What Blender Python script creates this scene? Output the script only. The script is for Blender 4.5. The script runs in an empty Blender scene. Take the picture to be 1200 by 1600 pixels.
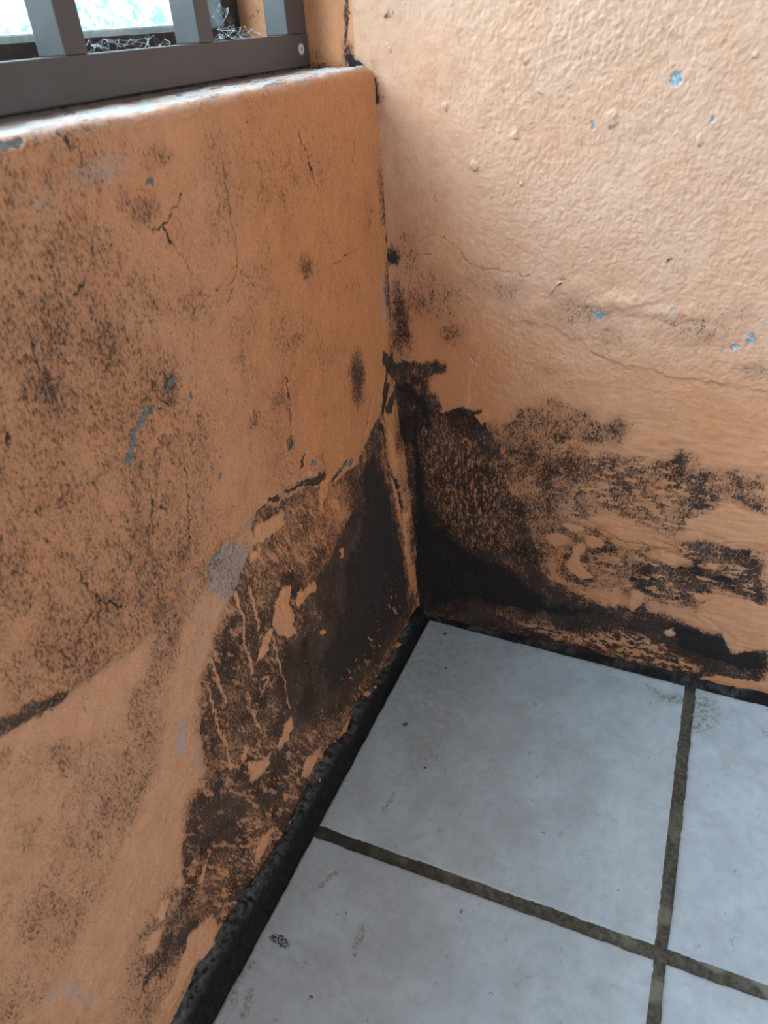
import bpy, math, random
import numpy as np
from mathutils import Matrix, Vector

random.seed(7)
SC = bpy.context.scene
COL = SC.collection

# ------------------------------------------------------------------ camera
F_PX = 1134.19
RC = np.array([[0.9168, 0.3943, -0.0638], [0.1735, -0.5371, -0.8255], [-0.3598, 0.7457, -0.5608]])
_u, _s, _v = np.linalg.svd(RC)
RC = _u @ _v
CAM = np.array([0.3759, -0.9257, 0.9299])
cd = bpy.data.cameras.new('camera')
cam = bpy.data.objects.new('camera', cd)
COL.objects.link(cam)
rot = RC.T @ np.diag([1, -1, -1])
M = Matrix([list(rot[0]) + [CAM[0]], list(rot[1]) + [CAM[1]], list(rot[2]) + [CAM[2]], [0, 0, 0, 1]])
cam.matrix_world = M
cd.sensor_fit = 'AUTO'
cd.sensor_width = 36.0
cd.lens = F_PX / 1600 * 36.0
cd.clip_start = 0.02
cd.dof.use_dof = True
cd.dof.focus_distance = 1.02
cd.dof.aperture_fstop = 8.5
SC.camera = cam

# ------------------------------------------------------------------ colour, world, lights
SC.view_settings.view_transform = 'Standard'
SC.view_settings.look = 'None'
SC.view_settings.gamma = 1.0
SC.view_settings.use_curve_mapping = False
SC.view_settings.exposure = 0.0

w = bpy.data.worlds.new('world')
SC.world = w
w.use_nodes = True
bg = w.node_tree.nodes['Background']
bg.inputs['Color'].default_value = (0.70, 0.90, 1.0, 1)
bg.inputs['Strength'].default_value = 3.0


def area(name, loc, target, sx, sy, power, color):
    l = bpy.data.lights.new(name, 'AREA')
    l.shape = 'RECTANGLE'
    l.size, l.size_y = sx, sy
    l.energy = power
    l.color = color
    o = bpy.data.objects.new(name, l)
    COL.objects.link(o)
    o.location = loc
    d = Vector(target) - Vector(loc)
    o.rotation_euler = d.to_track_quat('-Z', 'Y').to_euler()
    return o


area('window_daylight', (-0.85, -0.85, 1.95), (0.35, -0.25, 0.5), 1.5, 1.2, 120, (0.74, 0.88, 1.0))
area('doorway_daylight', (2.75, -2.2, 1.35), (0.0, -0.3, 0.5), 1.3, 2.0, 16, (0.86, 0.94, 1.0))
sl = bpy.data.lights.new('sun', 'SUN'); sl.energy = 7.0; sl.angle = 0.01; sl.color = (1.0, 0.97, 0.92)
so = bpy.data.objects.new('sun', sl); COL.objects.link(so); so.location = (4, -2, 6)
so.rotation_euler = Vector((-0.62, 0.25, -0.95)).to_track_quat('-Z', 'Y').to_euler()


# ------------------------------------------------------------------ helpers
def hsh(ix, iy, seed):
    a = (ix.astype(np.int64) * 374761393 + iy.astype(np.int64) * 668265263 + seed * 1442695041) & 0xffffffff
    a = ((a ^ (a >> 13)) * 1274126177) & 0xffffffff
    a = (a ^ (a >> 16)) & 0xffff
    return a.astype(np.float32) / 65535.0


def vn(u, v, size, seed):                     # value noise 0..1, feature size in metres
    x = u / size + 1000.37
    y = v / size + 1000.71
    ix = np.floor(x); iy = np.floor(y)
    fx = x - ix; fy = y - iy
    fx = fx * fx * fx * (fx * (fx * 6 - 15) + 10); fy = fy * fy * fy * (fy * (fy * 6 - 15) + 10)
    a = hsh(ix, iy, seed); b = hsh(ix + 1, iy, seed); c = hsh(ix, iy + 1, seed); d = hsh(ix + 1, iy + 1, seed)
    return (a * (1 - fx) + b * fx) * (1 - fy) + (c * (1 - fx) + d * fx) * fy


def fbm(u, v, size, seed, octs=4, gain=0.5):
    s = 0; amp = 1; t = 0
    for k in range(octs):
        # rotate each octave so the lattice does not show
        ca, sa = math.cos(0.6 * k + seed), math.sin(0.6 * k + seed)
        s = s + amp * vn(u * ca - v * sa, u * sa + v * ca, size, seed * 17 + k)
        t += amp; amp *= gain; size *= 0.5
    return s / t


def sstep(a, b, x):
    t = np.clip((x - a) / (b - a), 0, 1)
    return t * t * (3 - 2 * t)


def lerp(a, b, t):
    return a + (b - a) * t


def resample(pts, closed=False):
    return np.array(pts, float)


class Painter:
    """works on surface coordinates (metres) of a wall or of the floor"""
    def __init__(s, U, V, warp=0.004, seed=1):
        s.U, s.V = U, V
        s.Uw = U + warp * 2 * (fbm(U, V, 0.02, seed + 50, 4, 0.6) - 0.5) * 2
        s.Vw = V + warp * 2 * (fbm(U, V, 0.02, seed + 60, 4, 0.6) - 0.5) * 2
        s.U2 = U + 0.0019 * 2 * (fbm(U, V, 0.006, seed + 70, 3) - 0.5) * 2
        s.V2 = V + 0.0019 * 2 * (fbm(U, V, 0.006, seed + 80, 3) - 0.5) * 2

    def _sel(s, pts, pad):
        lo = pts.min(0) - pad; hi = pts.max(0) + pad
        return (s.U > lo[0]) & (s.U < hi[0]) & (s.V > lo[1]) & (s.V < hi[1])

    def poly(s, pts, soft=0.006, rough=True):
        """soft inside-mask of a polygon"""
        pts = np.array(pts)
        m = s._sel(pts, soft + 0.02)
        out = np.zeros_like(s.U)
        x = (s.Uw if rough else s.U2)[m]; y = (s.Vw if rough else s.V2)[m]
        if x.size == 0: return out
        d = np.full(x.shape, 1e9); ins = np.zeros(x.shape, bool)
        n = len(pts)
        for i in range(n):
            ax, ay = pts[i]; bx, by = pts[(i + 1) % n]
            ex, ey = bx - ax, by - ay
            t = np.clip(((x - ax) * ex + (y - ay) * ey) / (ex * ex + ey * ey + 1e-12), 0, 1)
            d = np.minimum(d, (x - ax - t * ex) ** 2 + (y - ay - t * ey) ** 2)
            if ay != by:
                c = ((ay > y) != (by > y)) & (x < (bx - ax) * (y - ay) / (by - ay) + ax)
                ins ^= c
        sd = np.sqrt(d) * np.where(ins, 1, -1)
        out[m] = sstep(-soft, soft, sd)
        return out

    def line(s, pts, w=0.0008, soft=None, rough=False, taper=False):
        """mask of a polyline of half-width w"""
        pts = np.array(pts)
        soft = w if soft is None else soft
        m = s._sel(pts, w + soft + 0.01)
        out = np.zeros_like(s.U)
        x = (s.Uw if rough else s.U2)[m]; y = (s.Vw if rough else s.V2)[m]
        if x.size == 0: return out
        d = np.full(x.shape, 1e9)
        for i in range(len(pts) - 1):
            ax, ay = pts[i]; bx, by = pts[i + 1]
            ex, ey = bx - ax, by - ay
            t = np.clip(((x - ax) * ex + (y - ay) * ey) / (ex * ex + ey * ey + 1e-12), 0, 1)
            d = np.minimum(d, (x - ax - t * ex) ** 2 + (y - ay - t * ey) ** 2)
        out[m] = 1 - sstep(w, w + soft, np.sqrt(d))
        return out

    def blob(s, c, ru, rv, rough=True, soft=0.6):
        out = np.zeros_like(s.U)
        m = (abs(s.U - c[0]) < 2.5 * ru + .02) & (abs(s.V - c[1]) < 2.5 * rv + .02)
        x = (s.Uw if rough else s.U2)[m] - c[0]; y = (s.Vw if rough else s.V2)[m] - c[1]
        r = np.sqrt((x / ru) ** 2 + (y / rv) ** 2)
        out[m] = 1 - sstep(1 - soft, 1 + soft, r)
        return out


def grid_mesh(name, X, Y, Z, attrs, mat, parent=None, flip=False):
    nu, nv = X.shape
    me = bpy.data.meshes.new(name)
    co = np.stack([X, Y, Z], -1).reshape(-1, 3).astype(np.float32)
    idx = np.arange(nu * nv).reshape(nu, nv)
    q = np.stack([idx[:-1, :-1], idx[1:, :-1], idx[1:, 1:], idx[:-1, 1:]], -1).reshape(-1, 4)
    if flip: q = q[:, ::-1]
    me.vertices.add(len(co)); me.vertices.foreach_set('co', co.ravel())
    me.loops.add(q.size); me.loops.foreach_set('vertex_index', q.ravel().astype(np.int32))
    me.polygons.add(len(q))
    me.polygons.foreach_set('loop_start', np.arange(0, q.size, 4, dtype=np.int32))
    me.polygons.foreach_set('loop_total', np.full(len(q), 4, dtype=np.int32))
    me.update(calc_edges=True)
    me.shade_smooth()
    for k, chans in attrs.items():
        a = me.color_attributes.new(k, 'FLOAT_COLOR', 'POINT')
        c = np.stack([np.clip(np.broadcast_to(ch, X.shape), 0, 1) for ch in chans], -1).astype(np.float32)
        a.data.foreach_set('color', c.ravel())
    me.materials.append(mat)
    o = bpy.data.objects.new(name, me)
    COL.objects.link(o)
    if parent: o.parent = parent
    return o


def axis(lo, a, b, hi, fine, coarse):
    l = []
    if lo < a: l.append(np.linspace(lo, a, max(2, int((a - lo) / coarse) + 1))[:-1])
    l.append(np.arange(a, b, fine))
    if hi > b: l.append(np.linspace(b, hi, max(2, int((hi - b) / coarse) + 1)))
    return np.concatenate(l)


def mesh_obj(name, verts, faces, mat, parent=None, smooth=False, bevel=0):
    me = bpy.data.meshes.new(name)
    me.from_pydata([tuple(map(float, v)) for v in verts], [], faces)
    me.update()
    if smooth: me.shade_smooth()
    me.materials.append(mat)
    o = bpy.data.objects.new(name, me)
    COL.objects.link(o)
    if parent: o.parent = parent
    if bevel:
        b = o.modifiers.new('bevel', 'BEVEL'); b.width = bevel; b.segments = 2; b.limit_method = 'ANGLE'
    return o


BOXF = [(0, 1, 3, 2), (4, 6, 7, 5), (0, 4, 5, 1), (2, 3, 7, 6), (0, 2, 6, 4), (1, 5, 7, 3)]


def box(name, lo, hi, mat, parent=None, bevel=0):
    v = [(x, y, z) for x in (lo[0], hi[0]) for y in (lo[1], hi[1]) for z in (lo[2], hi[2])]
    return mesh_obj(name, v, BOXF, mat, parent, bevel=bevel)


def structure(o):
    o['kind'] = 'structure'
    return o


def thing(name, label, cat, loc=(0, 0, 0), group=None):
    o = bpy.data.objects.new(name, None)
    o.empty_display_size = 0.05
    COL.objects.link(o)
    o.location = loc
    o['label'] = label; o['category'] = cat
    if group: o['group'] = group
    return o


# --- traced image pixels cast through the scene camera onto walls and floor, in metres
def sight(u, v):
    return RC.T @ np.array([(u - 600) / F_PX, (v - 800) / F_PX, 1.0])


def hit(ax, val, u, v):
    d = sight(u, v)
    return CAM + d * ((val - CAM[ax]) / d[ax])


ZK = [-1, 0, .12, .28, .49, .78, .88, 3]
XK = [-.022, -.0225, -.03, -.040, -.048, -.048, -.051, -.051]
YR = 0.018                                     # plane of the right wall


def xc(z): return np.interp(z, ZK, XK)


def Lw(u, v):                                  # left wall -> (y, z)
    x = -.04
    for _ in range(5):
        P = hit(0, x, u, v); x = float(xc(P[2]))
    return (P[1], P[2])


def Rw(u, v):                                  # right wall -> (x, z)
    P = hit(1, YR, u, v); return (P[0], P[2])


def Fl(u, v):                                  # floor -> (x, y)
    P = hit(2, 0.0, u, v); return (P[0], P[1])


def tr(fn, pts, s=1.0, ox=0, oy=0):
    return [fn(ox + a / s, oy + b / s) for a, b in pts]


S = 1.9355
def L2(p): return tr(Lw, p, S, 0, 200)
def L3(p): return tr(Lw, p, S, 0, 700)
def L4(p): return tr(Lw, p, S, 0, 1100)
def LC(p): return tr(Lw, p, 3.4286, 350, 650)
def LP(p): return tr(Lw, p)
def R5(p): return tr(Rw, p, S, 580, 300)
def R6(p): return tr(Rw, p, S, 580, 650)
def R7(p): return tr(Rw, p, 1.875, 560, 0)
def RP(p): return tr(Rw, p)
def F8(p): return tr(Fl, p, 1.3636, 320, 950)


# ------------------------------------------------------------------ node helpers
class NT:
    def __init__(s, name):
        s.m = bpy.data.materials.new(name); s.m.use_nodes = True
        s.t = s.m.node_tree; s.n = s.t.nodes; s.l = s.t.links
        s.b = s.n['Principled BSDF']; s.out = s.n['Material Output']

    def link(s, a, b): s.l.new(a, b)

    def sock(s, node, key, val):
        if hasattr(val, 'is_output'): s.l.new(val, node.inputs[key])
        else: node.inputs[key].default_value = val

    def math(s, op, a, b=0.0, c=0.0, clamp=False):
        n = s.n.new('ShaderNodeMath'); n.operation = op; n.use_clamp = clamp
        s.sock(n, 0, a); s.sock(n, 1, b); s.sock(n, 2, c)
        return n.outputs[0]

    def mix(s, f, a, b):
        n = s.n.new('ShaderNodeMix'); n.data_type = 'RGBA'; n.clamp_factor = True
        s.sock(n, 0, f)
        for k, v in ((6, a), (7, b)):
            if hasattr(v, 'is_output'): s.l.new(v, n.inputs[k])
            else: n.inputs[k].default_value = (*v, 1)
        return n.outputs[2]

    def noise(s, vec, scale, detail=4, rough=0.55, dist=0.0):
        n = s.n.new('ShaderNodeTexNoise')
        if vec is not None: s.l.new(vec, n.inputs['Vector'])
        n.inputs['Scale'].default_value = scale; n.inputs['Detail'].default_value = detail
        n.inputs['Roughness'].default_value = rough; n.inputs['Distortion'].default_value = dist
        return n.outputs[0]

    def coord(s, scale=(1, 1, 1), rot=(0, 0, 0)):
        c = s.n.new('ShaderNodeTexCoord'); mp = s.n.new('ShaderNodeMapping')
        s.l.new(c.outputs['Object'], mp.inputs['Vector'])
        mp.inputs['Scale'].default_value = scale; mp.inputs['Rotation'].default_value = rot
        return mp.outputs[0]

    def attr(s, name):
        a = s.n.new('ShaderNodeAttribute'); a.attribute_name = name
        sp = s.n.new('ShaderNodeSeparateColor'); s.l.new(a.outputs['Color'], sp.inputs[0])
        return sp.outputs[0], sp.outputs[1], sp.outputs[2], a.outputs['Alpha']

    def range(s, x, a, b):
        n = s.n.new('ShaderNodeMapRange'); n.clamp = True
        s.sock(n, 0, x); s.sock(n, 1, a); s.sock(n, 2, b); n.inputs[3].default_value = 0; n.inputs[4].default_value = 1
        return n.outputs[0]

    def bump(s, h, strength, dist, normal=None):
        n = s.n.new('ShaderNodeBump'); n.inputs['Strength'].default_value = strength
        n.inputs['Distance'].default_value = dist; s.l.new(h, n.inputs['Height'])
        if normal is not None: s.l.new(normal, n.inputs['Normal'])
        return n.outputs[0]


def wall_material(name, paint, paint2, stretch, rough=0.5, grain=0.35, fleck=0.05, cement=((0.17, 0.22, 0.25), (0.40, 0.50, 0.56)), black=((0.020, 0.016, 0.015), (0.050, 0.038, 0.034))):
    """painted plaster. A: mould, pale bloom, bare cement, crack   B: warm tint, smudge, dust, solid black"""
    t = NT(name)
    v = t.coord(); vs = t.coord(stretch)
    mould, pale, chip, crack = t.attr('A')
    tint, smudge, dust_glare, solid = t.attr('B')
    big = t.noise(v, 9, 4); mid = t.noise(v, 60, 4, 0.6)
    base = t.mix(t.range(t.math('ADD', tint, t.math('MULTIPLY', t.math('SUBTRACT', big, 0.5), 0.9)), 0.1, 0.9), paint, paint2)
    base = t.mix(t.math('MULTIPLY', t.range(mid, 0.45, 0.75), 0.35), base, tuple(c * 0.72 for c in paint))
    # chalky bloom
    pn = t.noise(v, 140, 5, 0.65)
    pf = t.range(t.math('ADD', pn, t.math('MULTIPLY', t.math('SUBTRACT', pale, 0.5), 0.9)), 0.42, 0.72)
    pf = t.math('MULTIPLY', pf, t.range(pale, 0.02, 0.3))
    base = t.mix(pf, base, (0.50, 0.36, 0.31))
    # mould: fine specks whose density follows the mask
    f1 = t.noise(vs, 400, 6, 0.78); f2 = t.noise(vs, 120, 6, 0.7, 0.4); f3 = t.noise(v, 1400, 2, 0.5)
    n = t.math('ADD', t.math('MULTIPLY', f1, 0.64), t.math('MULTIPLY', f2, 0.24))
    n = t.math('ADD', n, t.math('MULTIPLY', f3, 0.12))
    th = t.math('SUBTRACT', 0.665, t.math('MULTIPLY', mould, 0.312))
    mf = t.range(t.math('SUBTRACT', n, th), -0.015, 0.095)
    fl = t.math('MULTIPLY', t.range(t.noise(vs, 850, 4, 0.7), 0.50, 0.68), t.math('ADD', fleck, t.math('MULTIPLY', mould, 0.35 if fleck > 0.1 else 0.0)), clamp=True)
    base = t.mix(fl, base, (0.11, 0.055, 0.035))
    mcol = t.mix(t.range(t.noise(v, 22, 4), 0.35, 0.65), black[0], tuple(c * 1.15 for c in black[1]))
    # brown film that goes with it
    film = t.math('MULTIPLY', t.math('POWER', mould, 1.25), 0.50)
    base = t.mix(film, base, (0.11, 0.050, 0.030))
    base = t.mix(t.math('MULTIPLY', mf, 0.93), base, mcol)
    sm = t.math('MULTIPLY', smudge, t.range(t.noise(vs, 200, 5, 0.65), 0.25, 0.62))
    base = t.mix(sm, base, (0.045, 0.036, 0.032))
    sol = t.range(t.math('ADD', solid, t.math('MULTIPLY', t.math('SUBTRACT', f2, 0.5), 0.9)), 0.42, 0.62)
    sol = t.math('MULTIPLY', sol, t.range(solid, 0.0, 0.25))
    base = t.mix(t.math('MULTIPLY', sol, 0.9), base, t.mix(t.range(f1, 0.38, 0.62), black[0], black[1]))
    dn = t.noise(t.coord((1, 0.35, 1)), 120, 5, 0.7)
    base = t.mix(t.math('MULTIPLY', dust_glare, t.range(dn, 0.3, 0.55)), base, (0.46, 0.49, 0.52))
    cem = t.mix(t.range(t.noise(v, 300, 4), 0.35, 0.65), cement[0], cement[1])
    base = t.mix(t.range(chip, 0.35, 0.6), base, cem)
    base = t.mix(t.range(crack, 0.15, 0.7), base, (0.03, 0.022, 0.018))
    t.link(base, t.b.inputs['Base Color'])
    dk = t.math('MAXIMUM', mf, sol)
    t.link(t.math('ADD', rough, t.math('MULTIPLY', dk, 0.4)), t.b.inputs['Roughness'])
    t.link(t.math('SUBTRACT', 0.35, t.math('MULTIPLY', dk, 0.22)), t.b.inputs['Specular IOR Level'])
    h = t.math('ADD', t.math('MULTIPLY', t.noise(v, 330, 5, 0.7), 0.8), t.math('MULTIPLY', f3, 0.25))
    h = t.math('SUBTRACT', h, t.math('MULTIPLY', mf, 0.12))
    t.link(t.bump(h, grain, 0.0012), t.b.inputs['Normal'])
    return t.m


M_left = wall_material('orange_painted_plaster', (0.66, 0.262, 0.108), (0.68, 0.34, 0.19), (1, 1, 0.55), grain=1.0, fleck=0.30, cement=((0.10, 0.112, 0.112), (0.20, 0.215, 0.215)))
M_right = wall_material('peach_painted_plaster', (0.60, 0.262, 0.125), (0.67, 0.42, 0.305), (1, 1, 0.5), rough=0.45, black=((0.010, 0.010, 0.012), (0.030, 0.027, 0.029)))  # second tone paler than the left wall: bleached paint plus window sheen


def plain(name, col, rough=0.5, metal=0.0, bump=0, scale=300, var=0.0):
    t = NT(name)
    v = t.coord()
    n = t.noise(v, scale, 4)
    c = t.mix(t.math('MULTIPLY', t.range(n, 0.3, 0.7), var), col, tuple(x * 0.4 for x in col))
    t.link(c, t.b.inputs['Base Color'])
    t.b.inputs['Roughness'].default_value = rough; t.b.inputs['Metallic'].default_value = metal
    if bump: t.link(t.bump(n, bump, 0.001), t.b.inputs['Normal'])
    return t.m


# ------------------------------------------------------------------ LEFT WALL (face + rounded edge + sill top), one surface
SILL = 0.884
ys = axis(-3.0, -0.93, 0.032, 0.05, 0.00125, 0.01)
sA = np.concatenate([np.arange(-0.01, 0.874, 0.00125), np.linspace(0.8745, 0.900, 26), np.linspace(0.902, 1.17, 110)])
Y, Sg = np.meshgrid(ys, sA, indexing='ij')
R0 = 0.012
s1 = SILL - R0; arc = R0 * math.pi / 2
Zb = np.where(Sg < s1, Sg, np.where(Sg < s1 + arc, s1 + R0 * np.sin((Sg - s1) / R0), SILL))
dX = np.where(Sg < s1, 0, np.where(Sg < s1 + arc, -R0 * (1 - np.cos((Sg - s1) / R0)), -R0 - (Sg - s1 - arc)))
nx = np.where(Sg < s1, 1, np.where(Sg < s1 + arc, np.cos((Sg - s1) / R0), 0))
nz = np.sqrt(1 - nx ** 2)
P = Painter(Y, Sg, 0.004, 3)
face = Sg < s1 + arc

mould = np.zeros_like(Y); pale = np.zeros_like(Y); chip = np.zeros_like(Y); crack = np.zeros_like(Y)
smudge = np.zeros_like(Y); solid = np.zeros_like(Y); dust_glare = np.zeros_like(Y)

# general speckle, thinner towards the corner
n1 = fbm(Y, Sg, 0.12, 5, 4); n2 = fbm(Y, Sg, 0.035, 6, 4)
gen = 0.38 + 0.40 * (n1 - 0.5) + 0.30 * (n2 - 0.5)
corner = sstep(-0.30, -0.06, Y)
gen = gen * (1 - 0.28 * corner) + 0.12 * sstep(-0.35, -0.6, Y)
mould = np.maximum(mould, np.clip(gen, 0, 1))

# the big detached patch in the corner
big = P.poly(LP([(598, 640), (572, 690), (560, 722), (530, 745), (500, 755), (470, 765), (440, 785), (403, 798), (396, 830), (402, 850), (385, 880), (368, 930), (345, 970), (330, 1010), (312, 1080), (315, 1140), (325, 1200), (300, 1240), (288, 1300), (290, 1370), (300, 1420), (330, 1440), (351, 1460), (413, 1368), (450, 1312), (517, 1177), (561, 1110), (594, 1066), (625, 1020), (660, 980), (640, 900), (622, 800), (608, 700)]), 0.006)
mould = np.maximum(mould, (0.80 + 0.5 * (n2 - 0.5)) * big)
core = P.poly(LP([(590, 690), (612, 760), (640, 900), (645, 965), (600, 1040), (560, 1090), (530, 1130), (480, 1150), (440, 1130), (425, 1080), (445, 1010), (500, 965), (470, 930), (515, 870), (545, 800), (560, 730)]), 0.022)
mould = np.maximum(mould, 0.98 * core)
solid = np.maximum(solid, 0.9 * P.line(LC([(480, 370), (520, 345), (570, 335), (620, 290), (650, 250)]), .002, .004, True))
solid = np.maximum(solid, 0.8 * P.line(LC([(170, 520), (200, 500), (250, 460), (300, 430), (380, 380), (440, 370)]), .001, .006, True) * (.4 + n2))
solid = np.maximum(solid, 0.72 * P.poly(LP([(585, 700), (612, 760), (638, 900), (640, 950), (590, 1030), (520, 1090), (500, 1040), (540, 960), (545, 880), (570, 800), (565, 730)]), 0.02))
up = P.poly(LP([(405, 805), (440, 790), (500, 765), (545, 740), (555, 800), (520, 850), (470, 880), (400, 890)]), 0.015)
mould = mould * (1 - 0.22 * up)
for pg, vv in [([(400, 800), (440, 790), (450, 805), (415, 830)], .95), ([(330, 1020), (365, 950), (400, 930), (380, 1010), (330, 1090)], .85),
               ([(315, 1100), (345, 1080), (360, 1200), (330, 1210)], .85), ([(295, 1250), (330, 1220), (400, 1250), (380, 1330), (330, 1360), (292, 1330)], .9),
               ([(430, 1180), (500, 1130), (480, 1200), (420, 1260), (400, 1240)], .85), ([(300, 1370), (360, 1360), (400, 1330), (380, 1400), (320, 1420)], .8)]:
    mould = np.maximum(mould, vv * P.poly(LP(pg), 0.016))
# lower mixed zone by the base
mould = np.maximum(mould, (0.76 + 0.7 * (n2 - .5)) * P.poly(LP([(290, 1380), (350, 1370), (340, 1440), (310, 1480), (270, 1530), (240, 1540), (215, 1600), (200, 1600), (230, 1500)]), 0.02))
mould = np.maximum(mould, 0.9 * P.poly(L4([(430, 840), (470, 790), (500, 700), (540, 660), (560, 700), (500, 800), (470, 850), (430, 880)]), 0.012))
# smaller dark blooms
for (cx, cy, rx, ry, vv) in [(72, 610, 20, 50, .8), (50, 555, 8, 40, .6), (12, 660, 12, 40, .5), (266, 605, 18, 30, .78), (262, 690, 42, 14, .62), (272, 700, 14, 26, .55), (240, 775, 12, 34, .55), (262, 785, 14, 26, .62),
                             (480, 415, 11, 24, .68), (377, 560, 8, 20, .6), (460, 535, 42, 20, .55), (558, 590, 13, 52, .85), (400, 655, 13, 18, .6), (455, 695, 8, 18, .75), (30, 760, 24, 22, .55), (65, 795, 12, 14, .7),
                             (38, 830, 14, 16, .55), (225, 330, 34, 40, .62), (195, 310, 18, 30, .55), (155, 370, 22, 34, .5), (250, 250, 40, 26, .52), (415, 300, 25, 34, .5), (125, 455, 20, 20, .5), (245, 975, 14, 36, .68),
                             (265, 960, 14, 20, .6), (150, 870, 26, 16, .5), (340, 1300, 30, 40, .7), (60, 640, 26, 70, .55), (430, 250, 60, 30, .45), (330, 480, 60, 30, .45), (575, 330, 8, 50, .5), (255, 830, 20, 36, .5), (290, 860, 14, 22, .45), (230, 640, 18, 12, .5)]:
    c = Lw(cx, cy); a = Lw(cx + rx, cy); b = Lw(cx, cy + ry)
    mould = np.maximum(mould, vv * P.blob(c, abs(a[0] - c[0]) + .002, abs(b[1] - c[1]) + .002, soft=0.8))
# speckled diagonal bands under the ridge
for pg, vv in [([(440, 60), (470, 120), (440, 250), (400, 360), (330, 480), (280, 600), (200, 700), (120, 800), (60, 900), (0, 940), (40, 800), (150, 660), (230, 520), (240, 380), (300, 200), (380, 60), (460, -180), (540, -230), (520, -120)], .55),
               ([(200, 260), (300, 200), (260, 400), (120, 520), (60, 600), (30, 500)], .40), ([(160, 640), (300, 560), (230, 660), (130, 740)], .62), ([(0, 700), (100, 740), (60, 900), (0, 960)], .5)]:
    mould = np.maximum(mould, vv * P.poly(L4(pg), 0.035))
ridge = L3([(-60, 900), (0, 855), (40, 830), (110, 795), (190, 745), (270, 690), (350, 640), (420, 590), (470, 530), (520, 460), (580, 380), (650, 320), (720, 260), (780, 190), (830, 150), (900, 100), (940, 90)])
# peachy clean strip below the ridge
lowpoly = ridge + L3([(1000, 100), (1190, 600), (1050, 871)]) + L4([(530, 968), (500, 1100), (-200, 1200), (-200, 0)])
low = P.poly(lowpoly, 0.006)
band = P.poly(L3([(0, 871), (60, 840), (200, 760), (360, 650), (470, 540), (440, 700), (380, 800), (300, 871)]) + L4([(200, 100), (60, 160), (0, 200)]), 0.01)
mould *= (1 - 0.5 * band)
strip = P.poly(L3([(560, 560), (640, 440), (700, 470), (650, 640), (610, 800), (600, 871)]) + L4([(610, 130), (620, 230), (560, 330), (550, 500), (420, 700), (350, 900), (330, 968), (80, 968), (170, 850), (300, 620), (400, 400), (480, 200), (500, 0)]), 0.014)
mould *= (1 - 0.5 * strip)
mould = np.maximum(mould, 0.85 * P.line(L3([(-60, 890), (0, 850), (50, 815), (120, 785), (190, 745)]), 0.004, 0.010, True))
mould = np.maximum(mould, 0.5 * P.line(L3([(190, 745), (270, 690), (350, 640)]), 0.002, 0.008, True))
mould = np.maximum(mould, 0.5 * P.line(L4([(0, 180), (30, 150)]), 0.004, 0.012, True))
# pale bloom
for pg, vv, sf in [([(640, 330), (700, 285), (765, 300), (755, 350), (720, 430), (690, 480), (640, 440)], .95, .008), ([(600, 440), (690, 480), (640, 600), (600, 720), (590, 871), (540, 871), (560, 700)], .5, .015),
                   ([(530, 440), (580, 380), (600, 370), (560, 430), (530, 470)], .8, .006), ([(740, 230), (770, 200), (790, 210), (760, 260)], .8, .005)]:
    pale = np.maximum(pale, vv * P.poly(L3(pg), sf))
for pg, vv, sf in [([(545, 50), (575, 50), (570, 150), (545, 175)], .9, .008), ([(590, 120), (620, 200), (620, 230), (590, 200)], .7, .006), ([(330, 580), (370, 540), (380, 590), (350, 630)], .6, .01), ([(280, 610), (320, 590), (250, 690), (230, 700)], .5, .01),
                   ([(140, 830), (230, 780), (330, 820), (330, 968), (80, 968)], .55, .03), ([(420, 400), (480, 430), (420, 560), (360, 700), (300, 760), (250, 720)], .35, .03), ([(0, 550), (100, 560), (80, 700), (0, 720)], .3, .03)]:
    pale = np.maximum(pale, vv * P.poly(L4(pg), sf))
for (cx, cy, rx, ry, vv) in [(160, 265, 70, 30, .62), (60, 320, 60, 40, .5), (470, 620, 14, 8, .5), (320, 790, 14, 20, .5), (475, 290, 12, 20, .45), (380, 670, 14, 8, .4), (600, 470, 6, 60, .6), (200, 930, 10, 10, .4), (130, 420, 90, 50, .32), (30, 500, 60, 40, .3)]:
    c = Lw(cx, cy); a = Lw(cx + rx, cy); b = Lw(cx, cy + ry)
    pale = np.maximum(pale, vv * P.blob(c, abs(a[0] - c[0]) + .002, abs(b[1] - c[1]) + .002, soft=0.9))

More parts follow.
